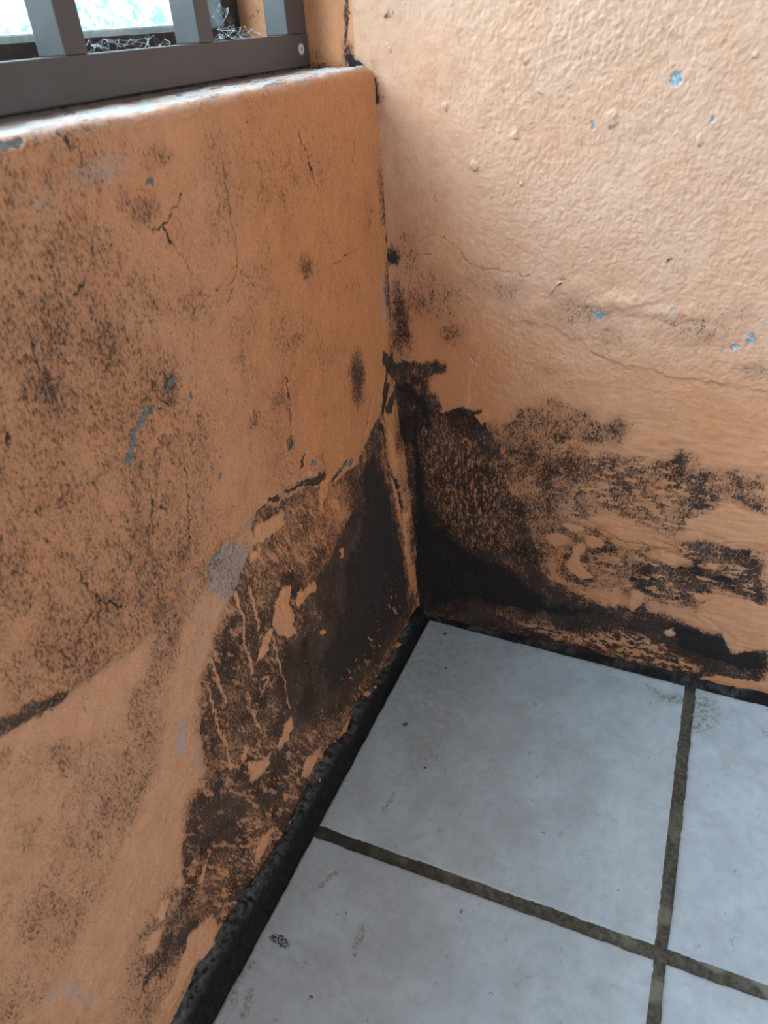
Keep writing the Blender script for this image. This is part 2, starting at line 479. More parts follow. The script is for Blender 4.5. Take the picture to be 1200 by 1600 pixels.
# bare orange left inside the black patch
holes = np.zeros_like(Y)
for pg in [[(860, 425), (890, 420), (885, 480), (900, 500), (895, 540), (905, 560), (880, 577), (850, 565), (833, 530), (845, 470)], [(905, 480), (910, 440), (935, 425), (960, 403), (966, 435), (940, 442), (918, 480)],
           [(800, 590), (820, 555), (838, 545), (805, 640), (788, 647)], [(975, 100), (1000, 90), (1000, 140), (985, 175), (975, 140)], [(780, 240), (860, 200), (870, 230), (800, 290), (770, 290)],
           [(975, 555), (990, 550), (990, 562), (980, 565)], [(1035, 310), (1045, 305), (1045, 335), (1036, 335)], [(870, 840), (890, 820), (900, 850), (880, 871), (865, 871)], [(770, 320), (800, 300), (790, 340), (770, 350)]]:
    holes = np.maximum(holes, P.poly(L3(pg), 0.002, False))
for pg in [[(765, 185), (790, 182), (815, 170), (832, 148), (820, 195), (795, 232), (775, 235)], [(742, 165), (755, 130), (765, 140), (755, 170), (745, 180)], [(920, 220), (935, 170), (985, 125), (960, 190), (935, 225)], [(640, 480), (628, 540), (620, 560), (615, 540), (628, 500)],
           [(735, 640), (755, 610), (760, 615), (745, 642)], [(700, 665), (715, 655), (735, 660), (720, 672)], [(780, 450), (810, 400), (840, 380), (820, 430), (800, 470), (785, 480)], [(540, 540), (560, 520), (570, 540), (550, 560)], [(580, 700), (650, 640), (670, 680), (630, 760), (600, 780), (570, 830), (550, 880), (520, 930), (500, 910), (530, 860)],
           [(440, 720), (480, 690), (500, 680), (480, 740), (450, 760)], [(850, 130), (870, 90), (885, 75), (880, 110), (860, 140)], [(480, 640), (500, 600), (520, 590), (510, 630), (490, 660)]]:
    holes = np.maximum(holes, 0.9 * P.poly(L4(pg), 0.003, False))
streakn = fbm(Y * 1.0 + Sg * 0.45, Sg * 0.32, 0.012, 21, 4, 0.6)
edge = P.poly(LP([(620, 890), (640, 940), (600, 1010), (560, 1075), (500, 1160), (455, 1260), (400, 1350), (345, 1440), (320, 1400), (420, 1230), (470, 1150), (540, 1050), (590, 960)]), 0.02)
holes = np.maximum(holes, 0.6 * edge * sstep(0.58, 0.72, fbm(Y * 1.0 + Sg * 0.45, Sg * 0.32, 0.005, 22, 3, 0.6)) * sstep(.4, .6, streakn))
holes = np.maximum(holes, 0.45 * big * sstep(0.60, 0.74, fbm(Y * 1.0 + Sg * 0.45, Sg * 0.32, 0.006, 23, 3, 0.6)) * (1 - 0.8 * core))
for ln, w_ in [([(725, 440), (745, 520), (755, 600), (775, 680)], .0012), ([(768, 430), (780, 490), (795, 550)], .0008), ([(650, 640), (670, 710), (695, 770)], .0012), ([(835, 575), (855, 660), (870, 720), (885, 790)], .0004), ([(800, 700), (820, 690), (800, 750)], .0008), ([(640, 720), (655, 790), (670, 850)], .0006)]:
    holes = np.maximum(holes, 0.85 * P.line(L3(ln), w_, 0.0015))
for ln, w_ in [([(670, 80), (700, 140), (710, 200)], .0012), ([(775, 30), (800, 90)], .0008)]:
    holes = np.maximum(holes, 0.8 * P.line(L4(ln), w_, 0.0015))
mould *= (1 - 0.88 * holes * (0.75 + 0.5 * n2)); solid *= (1 - holes)

# cracks
CR = [([(668, 20), (680, 140), (690, 200), (705, 290), (720, 360), (715, 440), (690, 530)], .0004), ([(680, 130), (692, 215), (703, 280)], .0006), ([(905, 5), (935, 100), (960, 190)], .0009), ([(935, 110), (962, 190)], .0016),
      ([(962, 190), (975, 250), (990, 320), (1008, 390), (1000, 450), (998, 550)], .0003), ([(495, 300), (520, 350), (565, 400)], .0009), ([(565, 400), (580, 460), (590, 500), (640, 505), (600, 550)], .0003), ([(1010, 415), (1050, 385), (1085, 360)], .0005),
      ([(868, 755), (878, 860), (885, 960)], .0009), ([(725, 435), (755, 450), (772, 480)], .0006), ([(790, 480), (830, 495), (845, 530)], .0003), ([(385, 855), (420, 860), (450, 845), (515, 855), (530, 900), (545, 960)], .0005),
      ([(355, 690), (380, 760), (385, 840), (395, 860)], .0004), ([(555, 200), (520, 265), (490, 300), (460, 310)], .0006), ([(215, 515), (255, 470), (275, 400), (290, 300)], .0005), ([(90, 620), (108, 680), (115, 740)], .0008), ([(1070, 40), (1065, 100)], .0006),
      ([(445, 720), (470, 790), (510, 840)], .0006), ([(580, 930), (615, 855)], .0004), ([(300, 570), (305, 620), (320, 632)], .0004), ([(555, 735), (545, 800), (530, 830)], .0003), ([(1015, 340), (1012, 372)], .0006), ([(585, 550), (590, 680)], .00025),
      ([(655, 490), (690, 450), (715, 420)], .0003), ([(0, 820), (20, 900), (28, 960)], .0006), ([(190, 20), (218, 65)], .0022), ([(260, 55), (235, 125)], .0005), ([(860, 690), (865, 750)], .0002)]
ckn = 0.55 + 0.9 * (fbm(Y, Sg, 0.012, 33, 3) - 0.35)
for p_, w_ in CR: crack = np.maximum(crack, ckn * min(1, .40 + w_ * 800) * P.line(L2(p_), w_ * .6, 0.0009))
for p_, w_ in [([(555, 0), (570, 100), (577, 200), (580, 335)], .0007), ([(125, 225), (160, 300), (215, 330), (245, 390)], .0004), ([(245, 385), (270, 430), (295, 455), (320, 465), (345, 475), (368, 485)], .0011), ([(295, 460), (285, 500), (250, 550), (225, 680)], .0006),
               ([(490, 360), (505, 300)], .0003), ([(520, 300), (555, 265)], .0004), ([(900, 60), (918, 30)], .0012), ([(0, 330), (40, 420), (60, 350)], .0003), ([(255, 740), (275, 800)], .0004), ([(600, 560), (608, 530), (622, 530), (624, 570), (605, 582)], .0003), ([(460, 160), (463, 200)], .0018), ([(490, 175), (508, 195)], .0016)]:
    crack = np.maximum(crack, ckn * min(1, .40 + w_ * 800) * P.line(L3(p_), w_ * .6, 0.0009))
deep = P.line(LC([(835, -40), (845, 60), (865, 150), (885, 250), (915, 340), (935, 420), (955, 560), (970, 760), (978, 880)]), 0.0016, 0.0025)
deep2 = P.line(LC([(790, -80), (775, 20), (750, 130), (725, 220)]), 0.0013, 0.0018)
deep3 = P.line(LC([(1015, 270), (1030, 420), (1050, 600), (1050, 800)]), 0.002, 0.004, True)
deep4 = P.line(LC([(395, 275), (430, 215)]), 0.0016, 0.001)
crack = np.maximum.reduce([crack, deep, deep2, 0.9 * deep3, deep4])
# grime running up the corner
cx_ = sstep(-0.012, 0.016, Y)
crn = fbm(Y, Sg, 0.03, 31, 4, 0.6)
mould = np.maximum(mould, cx_ * (0.45 + 0.75 * (crn - 0.35)) * (1 - sstep(0.70, 0.86, Sg) * .8))
for pts, w_, vv in [([(604, 380), (612, 420)], .006, 1), ([(612, 440), (616, 560)], .005, .9), ([(600, 560), (622, 590), (606, 640)], .007, 1), ([(592, 160), (600, 300), (602, 380)], .002, .8), ([(598, 640), (606, 600)], .004, 1.)]:
    mould = np.maximum(mould, vv * P.line(LP(pts), w_, 0.006, True))
solid = np.maximum(solid, P.line(LP([(598, 645), (602, 600), (608, 560), (614, 545)]), 0.003, 0.003, True))
smear = P.poly(LC([(885, 90), (930, 100), (1000, 260), (1015, 420), (1030, 600), (1020, 740), (990, 800), (965, 600), (940, 430), (905, 260)]), 0.004)
mould = lerp(mould, 0.56 + 0.9 * (crn - 0.5), smear * 0.9); solid *= (1 - smear)

# chips down to the cement
chip = np.maximum(chip, P.line(LP([(231, 647), (222, 662), (212, 676), (208, 700), (203, 724)]), 0.0026, 0.001))
chip = np.maximum(chip, P.line(LP([(242, 637), (237, 641)]), 0.0016, 0.001))
chip = np.maximum(chip, P.line(LP([(276, 594), (266, 602), (261, 611)]), 0.0018, 0.001))
for (cx, cy, rx, ry) in [(300, 618, 3, 6), (341, 867, 9, 5), (83, 1110, 2, 5), (388, 521, 2, 2), (487, 725, 3, 3), (548, 722, 5, 5), (236, 283, 5, 3), (345, 745, 3, 4)]:
    c = Lw(cx, cy); a = Lw(cx + rx, cy); b = Lw(cx, cy + ry)
    chip = np.maximum(chip, P.blob(c, abs(a[0] - c[0]) + .0008, abs(b[1] - c[1]) + .0008, rough=False, soft=0.3))
chip = np.maximum(chip, P.poly(LP([(-30, 205), (0, 212), (38, 210), (38, 220), (30, 230), (14, 234), (2, 222), (-30, 226)]), 0.0015, False))
chip = np.maximum(chip, P.poly(LC([(430, 335), (470, 320), (500, 330), (470, 360)]), 0.002) * 0.5)
solid = np.maximum(solid, 0.9 * P.poly(LC([(440, 345), (480, 320), (525, 270), (548, 300), (520, 360), (480, 400), (450, 380)]), 0.002))
chip = np.maximum(chip, P.line(LC([(655, 250), (630, 275), (610, 300)]), 0.0018, 0.0015))
wl = P.line(LC([(885, 330), (893, 400), (903, 460), (905, 560)]), 0.0005, 0.0006)
wl = np.maximum(wl, 0.6 * P.line(LC([(905, 560), (915, 660), (925, 760)]), 0.0003, 0.0006))
chip = np.maximum(chip, wl)
# sill top: dusty, window glare put into the dust colour, flaking; edge rubbed
top = sstep(s1 + arc * 0.35, s1 + arc * 1.0, Sg + 0.004 * (fbm(Y, Sg, 0.02, 40, 4) - 0.5) * 2)
stn = fbm(Y * 0.25, Sg, 0.006, 41, 4, 0.6)
dust_glare = top * sstep(0.30, 0.55, 1 - abs(stn - .45) * 1.6) * 0.95
crack = np.maximum(crack, top * sstep(0.62, 0.72, stn) * 0.6)
rail_shade = sstep(0.0, 0.004, Sg - (s1 + arc + 0.089 - R0))  # sill raised and blackened under the rail, standing in for its shadow
solid = np.maximum(solid, rail_shade)
dust_glare = dust_glare * (1 - rail_shade)
mould = np.where(top > 0.3, 0.12 + 0.2 * stn, mould)
rub = sstep(s1 - 0.004, s1 + arc * .4, Sg) * (1 - top)
pale = np.maximum(pale, rub * 0.55)
cornerblk = P.blob((0.012, s1 + arc + 0.012), 0.020, 0.030, soft=0.8)
solid = np.maximum(solid, 0.8 * cornerblk * top)
solid = np.maximum(solid, 0.6 * top * sstep(-0.035, 0.01, Y) * sstep(0.5, 0.6, crn + 0.1))

tint = np.clip(0.62 - 0.62 * sstep(-0.45, -0.12, Y) + 0.35 * band + 0.45 * strip + 0.25 * low * (1 - big), 0, 1)

# relief
h = 0.0045 * (fbm(Y, Sg, 0.22, 11, 3) - 0.5) + 0.0022 * (fbm(Y, Sg, 0.05, 12, 3) - 0.5) + 0.0016 * (fbm(Y, Sg, 0.012, 13, 3) - 0.5) * (1 + .6 * low)
h += 0.0008 * (fbm(Y, Sg, 0.004, 14, 2) - 0.5)
h -= 0.0035 * low                                       # plaster steps back under the ridge
h += 0.0018 * P.line(ridge, 0.002, 0.010)
h -= 0.0015 * big * (0.6 + 0.8 * fbm(Y, Sg, 0.02, 15, 3))
h += 0.0016 * holes * (1 - 0.3 * n2)
h += 0.0030 * big * (sstep(0.5, 0.75, streakn) - 0.4) * 0.5
h -= 0.0018 * np.minimum(crack, 1) * (1 - top)
h -= 0.006 * np.maximum(deep, deep2) + 0.003 * deep3
h += 0.006 * smear                                      # loose fillet standing between the two cracks
h += 0.006 * P.poly(LC([(440, 300), (470, 250), (500, 235), (530, 260), (500, 320), (450, 350)]), 0.003)
h += 0.004 * P.poly(LC([(345, 320), (380, 260), (420, 250), (420, 320), (380, 350)]), 0.004)
h -= 0.0014 * np.clip(chip * 1.4, 0, 1)
h += 0.001 * wl
h += 0.0050 * rail_shade  # raised to stop light leaking under the rail
h += top * (1 - rail_shade) * (0.0022 * (stn - 0.5) + 0.002 * (fbm(Y, Sg, 0.03, 44, 3) - 0.5))
x0 = xc(Zb)
# flare so that the face meets the right wall in a soft corner
flare = 0.010 * sstep(0.000, 0.03, Y) * (1 - top)
X = x0 + dX + nx * (h + flare * 0.5)
Z = Zb + nz * h
# window opening is only as long as the window: the wall goes on as it is
wl_o = grid_mesh('wall_left', X, Y, Z, {'A': (mould, pale, chip, crack), 'B': (tint, smudge, dust_glare, solid)}, M_left, flip=False)
structure(wl_o)

# ------------------------------------------------------------------ RIGHT WALL
xs = axis(-0.262, -0.16, 0.64, 3.0, 0.00125, 0.02)
zs = axis(-0.02, -0.004, 0.975, 2.5, 0.00125, 0.02)
Xr, Zr = np.meshgrid(xs, zs, indexing='ij')
P = Painter(Xr, Zr, 0.004, 9)
m1 = fbm(Xr, Zr, 0.10, 71, 4); m2 = fbm(Xr, Zr, 0.03, 72, 5, 0.6); m3 = fbm(Xr * 1.0, Zr * 1.6, 0.012, 73, 4, 0.6)
mould = np.clip(0.04 + 0.18 * (m1 - 0.5), 0, 1)
pale = np.zeros_like(Xr); chip = np.zeros_like(Xr); crack = np.zeros_like(Xr); solid = np.zeros_like(Xr); smudge = np.zeros_like(Xr); dust_glare = np.zeros_like(Xr)
# faint upper mould
for (cx, cy, rx, ry, vv) in [(675, 465, 70, 50, .52), (705, 520, 26, 24, .62), (635, 400, 30, 60, .5), (625, 500, 18, 70, .82), (612, 400, 14, 20, 1.), (785, 455, 40, 16, .5), (900, 490, 50, 34, .48), (950, 525, 34, 24, .45), (1085, 512, 70, 22, .50), (1110, 525, 20, 14, .52), (1160, 490, 24, 14, .42),
                             (1185, 580, 34, 14, .48), (650, 470, 30, 34, .6), (740, 440, 40, 26, .4), (1043, 403, 5, 4, .7), (604, 20, 8, 6, .6), (640, 330, 50, 60, .25)]:
    c = Rw(cx, cy); a = Rw(cx + rx, cy); b = Rw(cx, cy + ry)
    mould = np.maximum(mould, vv * P.blob(c, abs(a[0] - c[0]), abs(b[1] - c[1]), soft=0.8))
# dense mould
regs = [([(0, 520), (60, 520), (100, 510), (150, 522), (200, 505), (228, 520), (222, 548), (180, 560), (175, 590), (205, 620), (215, 660), (260, 650), (330, 655), (350, 700), (400, 774), (300, 900), (0, 900)], .80, .006, R5),
        ([(60, 560), (110, 560), (150, 600), (200, 650), (190, 774), (60, 774)], .92, .014, R5),
        ([(330, 774), (350, 710), (400, 690), (440, 655), (490, 640), (560, 625), (600, 640), (650, 650), (700, 700), (760, 670), (790, 700), (760, 774)], .60, .016, R5),
        ([(0, 0), (350, 20), (480, 20), (560, 60), (640, 100), (720, 110), (820, 120), (880, 120), (930, 90), (980, 110), (990, 160), (1050, 150), (1110, 180), (1200, 170), (1200, 300), (1130, 300), (1080, 260), (980, 320), (900, 380), (820, 340), (700, 300), (600, 330), (560, 440), (560, 600), (0, 600)], .60, .02, R6),
        ([(120, 0), (300, 60), (380, 150), (470, 260), (500, 360), (540, 480), (600, 520), (700, 560), (820, 560), (900, 600), (1000, 640), (1060, 660), (1100, 710), (1200, 705), (1200, 900), (600, 760), (160, 620), (100, 400)], .80, .016, R6),
        ([(120, 60), (190, 200), (240, 330), (320, 380), (420, 440), (520, 530), (620, 560), (760, 600), (900, 610), (1000, 650), (1060, 660), (1090, 700), (1110, 760), (1000, 760), (900, 730), (760, 640), (640, 660), (500, 620), (380, 600), (240, 570), (150, 600), (110, 400)], 1.0, .014, R6),
        ([(920, 380), (1000, 370), (1100, 390), (1200, 400), (1200, 580), (1100, 560), (1050, 530), (1020, 560), (980, 600), (900, 560), (780, 540), (760, 480), (820, 440), (900, 430)], .72, .014, R6),
         ([(520, 300), (700, 320), (900, 360), (960, 400), (1000, 520), (980, 600), (860, 580), (640, 520), (540, 480)], .52, .02, R6), ([(560, 380), (640, 380), (680, 440), (700, 520), (620, 540), (560, 480)], .72, .02, R6),
        ([(700, 220), (800, 200), (900, 240), (960, 280), (880, 320), (780, 310)], .64, .02, R6), ([(860, 150), (930, 100), (985, 130), (950, 190), (900, 200)], .68, .012, R6), ([(960, 240), (1050, 220), (1030, 290), (960, 330), (900, 370), (900, 330)], .68, .012, R6),
        ([(1040, 170), (1100, 160), (1200, 240), (1200, 300), (1140, 300), (1100, 260)], .68, .012, R6), ([(1010, 350), (1110, 355), (1100, 372), (1020, 365)], .7, .006, R6), ([(1100, 400), (1200, 400), (1200, 500), (1120, 480)], .66, .012, R6),
        ([(560, 300), (600, 330), (640, 350), (760, 380), (750, 470), (690, 480), (650, 420), (560, 420), (520, 400)], .66, .012, R6)]
for pg, vv, sf, fn in regs:
    mould = np.maximum(mould, (min(vv + .09, 1) + 0.55 * (m2 - 0.5)) * P.poly(fn(pg), sf))
solid = np.maximum(solid, 0.74 * P.poly(R6([(130, 240), (200, 330), (300, 400), (430, 470), (540, 560), (700, 580), (600, 620), (450, 590), (300, 560), (180, 590), (140, 500)]), .02))
solid = np.maximum(solid, 0.7 * P.poly(R6([(900, 620), (1000, 650), (1060, 660), (1100, 712), (1200, 706), (1200, 775), (1120, 765), (1020, 735), (930, 700)]), .008))
solid = np.maximum(solid, 0.8 * P.poly(R6([(120, 0), (135, 0), (160, 180), (170, 400), (160, 600), (130, 600), (135, 300)]), .008))
solid = np.maximum(solid, 0.6 * P.poly(R5([(60, 570), (110, 560), (160, 600), (190, 700), (190, 774), (120, 774), (110, 650)]), .014))
solid = np.maximum(solid, 0.75 * P.poly(R5([(20, 520), (60, 510), (60, 570), (20, 590)]), .008))
# orange left bare
holes = np.zeros_like(Xr)
for (cx, cy, rx, ry) in [(567, 375, 36, 16), (675, 380, 30, 14), (715, 316, 45, 13), (770, 358, 68, 20), (798, 557, 20, 30), (610, 336, 30, 8), (735, 545, 12, 30), (1000, 548, 20, 12), (905, 655, 16, 12), (900, 430, 60, 16), (850, 385, 40, 8), (1040, 330, 70, 26), (1150, 330, 50, 40)]:
    c, a, b = R6([(cx, cy), (cx + rx, cy), (cx, cy + ry)])
    holes = np.maximum(holes, P.blob(c, abs(a[0] - c[0]), abs(b[1] - c[1]), soft=0.35, rough=True))
for pg in [[(612, 392), (640, 385), (650, 400), (625, 425), (635, 450), (670, 485), (640, 492), (600, 470), (585, 445), (605, 425)], [(1010, 570), (1050, 548), (1120, 550), (1200, 585), (1200, 708), (1140, 705), (1105, 690), (1085, 650), (1040, 630), (1020, 600)],
           [(990, 790), (1050, 782), (1120, 795), (1200, 805), (1200, 835), (1120, 828), (1020, 812)], [(950, 310), (1000, 310), (1080, 270), (1150, 300), (1200, 310), (1200, 390), (1100, 380), (1000, 345), (950, 340)], [(980, 600), (1030, 620), (1060, 655), (1020, 640)]]:
    holes = np.maximum(holes, P.poly(R6(pg), 0.003, False))
holes = np.maximum(holes, P.poly(R5([(318, 680), (345, 668), (352, 685), (335, 705)]), 0.003, False))
sn = fbm(Xr * 1.8, Zr * 0.45, 0.0045, 75, 4, 0.7) * .7 + .3 * m2; sh = fbm(Xr * 0.5, Zr * 1.5, 0.010, 76, 4, 0.6)
lowband = P.poly(R6([(380, 600), (480, 625), (640, 665), (760, 650), (860, 680), (960, 740), (1000, 770), (900, 770), (700, 710), (520, 660)]), .01)
holes = np.maximum(holes, 0.7 * lowband * sstep(0.42, 0.62, fbm(Xr * .6, Zr * 1.2, 0.007, 77, 4, .7)))
leftz = P.poly(R6([(130, 20), (300, 60), (420, 200), (440, 400), (300, 420), (200, 300)]), .02)
holes = np.maximum(holes, 0.40 * leftz * sstep(0.47, 0.64, sn))
midz = P.poly(R6([(560, 100), (900, 120), (1200, 300), (1200, 560), (900, 600), (600, 540)]), .03)
holes = np.maximum(holes, 0.45 * midz * sstep(0.56, 0.66, sh))
mould *= (1 - 0.93 * holes); solid *= (1 - holes)
# pale / bluish blooms
for (cx, cy, rx, ry, vv) in [(590, 575, 14, 22, .7), (460, 555, 12, 14, .6), (905, 645, 20, 16, .8), (850, 505, 40, 12, .6), (900, 480, 60, 14, .5), (1080, 690, 18, 22, .6), (985, 520, 30, 10, .6), (690, 585, 20, 14, .5), (440, 880 - 300, 10, 8, .4)]:
    c, a, b = R6([(cx, cy), (cx + rx, cy), (cx, cy + ry)])
    pale = np.maximum(pale, vv * P.blob(c, abs(a[0] - c[0]), abs(b[1] - c[1]), soft=0.8))
for (cx, cy, rx, ry, vv) in [(950, 510, 60, 30, .4), (790, 330, 60, 14, .35), (1100, 470, 60, 20, .3)]:
    c, a, b = R5([(cx, cy), (cx + rx, cy), (cx, cy + ry)])
    pale = np.maximum(pale, vv * P.blob(c, abs(a[0] - c[0]), abs(b[1] - c[1]), soft=0.9))
# cracks
for p_, w_, fn in [([(190, 0), (192, 60), (185, 130)], .0002, R5), ([(145, 150), (160, 135), (185, 130), (215, 138), (245, 155), (270, 180), (282, 205), (305, 222), (340, 230), (400, 240), (480, 252)], .0006, R5), ([(90, 188), (140, 190), (180, 185)], .0005, R5), ([(100, 400), (145, 350), (160, 330)], .0004, R5),
                   ([(755, 455), (780, 520), (815, 575), (842, 607)], .0001, R7), ([(225, 560), (228, 640), (220, 690)], .0003, R7), ([(1090, 540), (1130, 535), (1180, 545)], .0004, R5),
                   ([(700, 345), (760, 375), (775, 390)], .0007, R6), ([(860, 400), (900, 380)], .0005, R6), ([(1030, 385), (1100, 385)], .0004, R6)]:
    crack = np.maximum(crack, (0.55 + 0.9 * (m3 - .35)) * min(1, .26 + w_ * 650) * P.line(fn(p_), w_ * .5, 0.0009))
for (cx, cy, rx, ry) in [(980, 465, 26, 11), (1060, 492, 28, 10), (795, 490, 16, 7), (1135, 412, 18, 8), (850, 490, 12, 5), (940, 460, 10, 6)]:
    c, a, b = R6([(cx, cy), (cx + rx, cy), (cx, cy + ry)])
    solid = np.maximum(solid, P.blob(c, abs(a[0] - c[0]), abs(b[1] - c[1]), soft=0.4)); 
    crack = np.maximum(crack, 0.8 * P.blob(c, .6 * abs(a[0] - c[0]), .5 * abs(b[1] - c[1]), soft=0.3, rough=False))
# chips
for pg in [[(1058, 106), (1064, 112), (1066, 124), (1060, 133), (1051, 134), (1048, 126), (1053, 116)], [(924, 186), (928, 188), (930, 200), (928, 207), (922, 200), (921, 193)], [(926, 487), (936, 484), (945, 490), (944, 497), (935, 499), (928, 495)],
           [(1168, 524), (1176, 519), (1183, 525), (1182, 535), (1172, 538), (1166, 533)], [(1142, 541), (1152, 537), (1156, 542), (1150, 548), (1143, 547)]]:
    chip = np.maximum(chip, P.poly(RP(pg), 0.0006, False))
for (cx, cy, r) in [(1113, 187, 2.6), (738, 563, 3), (1050, 485, 3), (1130, 548, 2), (1137, 486, 2)]:
    chip = np.maximum(chip, P.blob(Rw(cx, cy), r * .00085, r * .0012, soft=0.3, rough=False))
# corner grime
cf = 1 - sstep(-0.052, -0.030, Xr + 0.010 * (m2 - 0.5) * 2 - (xc(Zr) + 0.05))
gr = cf * (Zr < 0.89)
mould = np.maximum(mould, gr * (0.40 + 0.9 * (m2 - 0.4)))
blk = P.line(RP([(541, 70), (545, 92), (560, 104), (576, 118), (586, 150)]), 0.001, 0.016, True) * (0.4 + m2)
mould = np.maximum(mould, blk); solid = np.maximum(solid, 0.8 * P.line(RP([(543, 86), (552, 99), (572, 108)]), 0.002, 0.007, True))
mould = np.maximum(mould, 0.8 * P.line(RP([(538, -20), (540, 60)]), 0.001, 0.003, True))
mould = np.maximum(mould, 0.45 * P.blob(Rw(492, 88), 0.012, 0.010))
mould = np.maximum(mould, np.where(Xr < -0.085, 0.28 + 0.5 * (m2 - .5), 0))  # reveal darkened all over: its shade put into the mould mask
tint = 0.22 * sstep(-0.05, 0.25, Xr) + 0.66 * sstep(0.38, 0.72, Zr - 0.1 * sstep(.25, -.05, Xr))  # window light and corner bounce painted as a pale-to-orange gradient
tint = np.where(Xr < -0.07, 0.05, tint)  # shade of the reveal painted as a more orange tint
# relief: stippled roller texture above, smoother trowelled below
st = fbm(Xr, Zr * 0.8, 0.0042, 81, 3, 0.8)
st2 = 1 - np.abs(fbm(Xr, Zr, 0.0065, 82, 2) * 2 - 1)
upz = sstep(0.40, 0.55, Zr + 0.05 * (m1 - .5))
h = 0.004 * (fbm(Xr, Zr, 0.2, 83, 3) - .5) + 0.0018 * (fbm(Xr, Zr, 0.045, 84, 3) - .5)
h += upz * (0.0017 * (st - .5) + 0.00040 * (st2 - .5)) * (0.7 + 0.6 * m1) * (0.45 + 0.55 * sstep(0.0, .15, Xr)) + (1 - upz) * (0.0014 * (fbm(Xr * .45, Zr * 1.4, 0.010, 85, 3) - .5) + 0.0006 * (st - .5))
rec = P.poly(R5([(330, 495), (360, 460), (395, 430), (415, 395), (470, 388), (500, 400), (545, 405), (582, 422), (640, 470), (690, 500), (780, 520), (900, 560), (1200, 600), (1200, 900), (300, 900), (300, 560)]), 0.0025)
h -= 0.0012 * rec
for (cx, cy, rx, ry, am) in [(770, 335, 70, 24, .0035), (690, 340, 40, 20, .002), (620, 300, 50, 30, .002), (840, 350, 50, 14, -.002), (900, 370, 90, 18, .0018), (560, 520, 60, 20, .0015), (480, 350, 80, 30, .001), (640, 570, 60, 14, .001), (940, 430, 120, 20, .0015)]:
    c, a, b = R5([(cx, cy), (cx + rx, cy), (cx, cy + ry)])
    h += am * P.blob(c, abs(a[0] - c[0]), abs(b[1] - c[1]), soft=0.9)
# pimples, each with the shade under it painted as a dark dot
for (cx, cy, r, am) in [(340, 487, 7, .0022), (478, 535, 4, .0015), (255, 312, 6, .0012), (845, 608, 4, .001), (487, 165, 9, .0012), (90, 142, 5, .001), (390, 577, 3, .0012), (460, 395, 6, .0012), (530, 268, 3, .001), (1160, 160, 4, .001), (1000, 408, 7, .0012), (740, 350, 10, .0012)]:
    c = R7([(cx, cy)])[0]
    h += am * P.blob(c, r * .0006, r * .0008, soft=0.4, rough=False)
    crack = np.maximum(crack, 0.4 * P.blob((c[0] + .0005, c[1] - r * .0007), r * .0003, r * .0003, rough=False))
# straw-like sliver of paint and blister
h += 0.003 * P.line(R5([(541, 304), (560, 285), (576, 268)]), 0.0004, 0.0008)
crack = np.maximum(crack, 0.4 * P.line(R5([(568, 263), (586, 262)]), 0.0004, 0.0014)); crack = np.maximum(crack, 0.7 * P.line(R5([(546, 306), (564, 288), (580, 272)]), 0.0003, 0.0005))  # cast shadow of the sliver painted as a dark line beside it
rgh = P.poly(R6([(760, 400), (900, 380), (1100, 380), (1200, 400), (1200, 560), (1000, 560), (800, 540)]), .03)
h += rgh * 0.004 * (fbm(Xr * .7, Zr, 0.016, 86, 4, .6) - .5)
h += 0.0009 * holes
lz = 1 - sstep(0.0, 0.16, Zr)
h += lz * 0.004 * (fbm(Xr * .6, Zr, 0.03, 87, 4) - .5)
h -= 0.0012 * crack + 0.0009 * np.clip(chip * 1.3, 0, 1)
# little step of the reveal, left of the mould line
h += 0.004 * (1 - sstep(-0.090, -0.078, Xr)) * sstep(0.86, 0.9, Zr)
structure(grid_mesh('wall_right', Xr, YR - h, Zr, {'A': (mould, pale, chip, crack), 'B': (tint, smudge, dust_glare, solid)}, M_right))

# ------------------------------------------------------------------ FLOOR: tiles with sunk grout, one height field
t = NT('grey_white_floor_tiles')
v = t.coord()
grout, grime_shade, rust, speck = t.attr('A')
shade_, edgeg, gnoise, moss = t.attr('B')
c1 = t.mix(t.range(t.noise(v, 14, 5, 0.65, 0.3), 0.35, 0.65), (0.38, 0.46, 0.54), (0.47, 0.57, 0.68))
c1 = t.mix(t.math('MULTIPLY', t.range(t.noise(v, 55, 6, 0.7), 0.48, 0.66), 0.45), c1, (0.33, 0.37, 0.42))
c1 = t.mix(t.math('MULTIPLY', t.range(t.noise(t.coord((1, 1, 1)), 500, 3, 0.6), 0.5, 0.7), 0.22), c1, (0.58, 0.64, 0.70))
gf = t.math('MULTIPLY', grime_shade, t.range(t.noise(v, 90, 6, 0.7), 0.30, 0.66))
c1 = t.mix(t.math('MULTIPLY', gf, 0.85), c1, (0.24, 0.21, 0.19))
rf = t.math('MULTIPLY', rust, t.range(t.noise(v, 260, 4, 0.7), 0.42, 0.6))
c1 = t.mix(rf, c1, (0.22, 0.13, 0.06))
mo = t.math('MULTIPLY', moss, t.range(t.noise(v, 140, 6, 0.8), 0.40, 0.62))
c1 = t.mix(mo, c1, (0.10, 0.085, 0.035))
c1 = t.mix(t.math('MULTIPLY', t.range(speck, 0.3, 0.7), t.range(t.noise(v, 420, 3), 0.42, 0.52)), c1, (0.03, 0.03, 0.028))
gc = t.mix(t.range(t.noise(v, 160, 5, 0.7), 0.35, 0.65), (0.030, 0.030, 0.026), (0.115, 0.105, 0.085))
gc = t.mix(t.math('MULTIPLY', gnoise, 0.75), gc, (0.22, 0.21, 0.18))
gc = t.mix(t.math('MULTIPLY', edgeg, 0.8), gc, (0.020, 0.020, 0.020))
c1 = t.mix(t.range(grout, 0.4, 0.6), c1, gc)
t.link(c1, t.b.inputs['Base Color'])
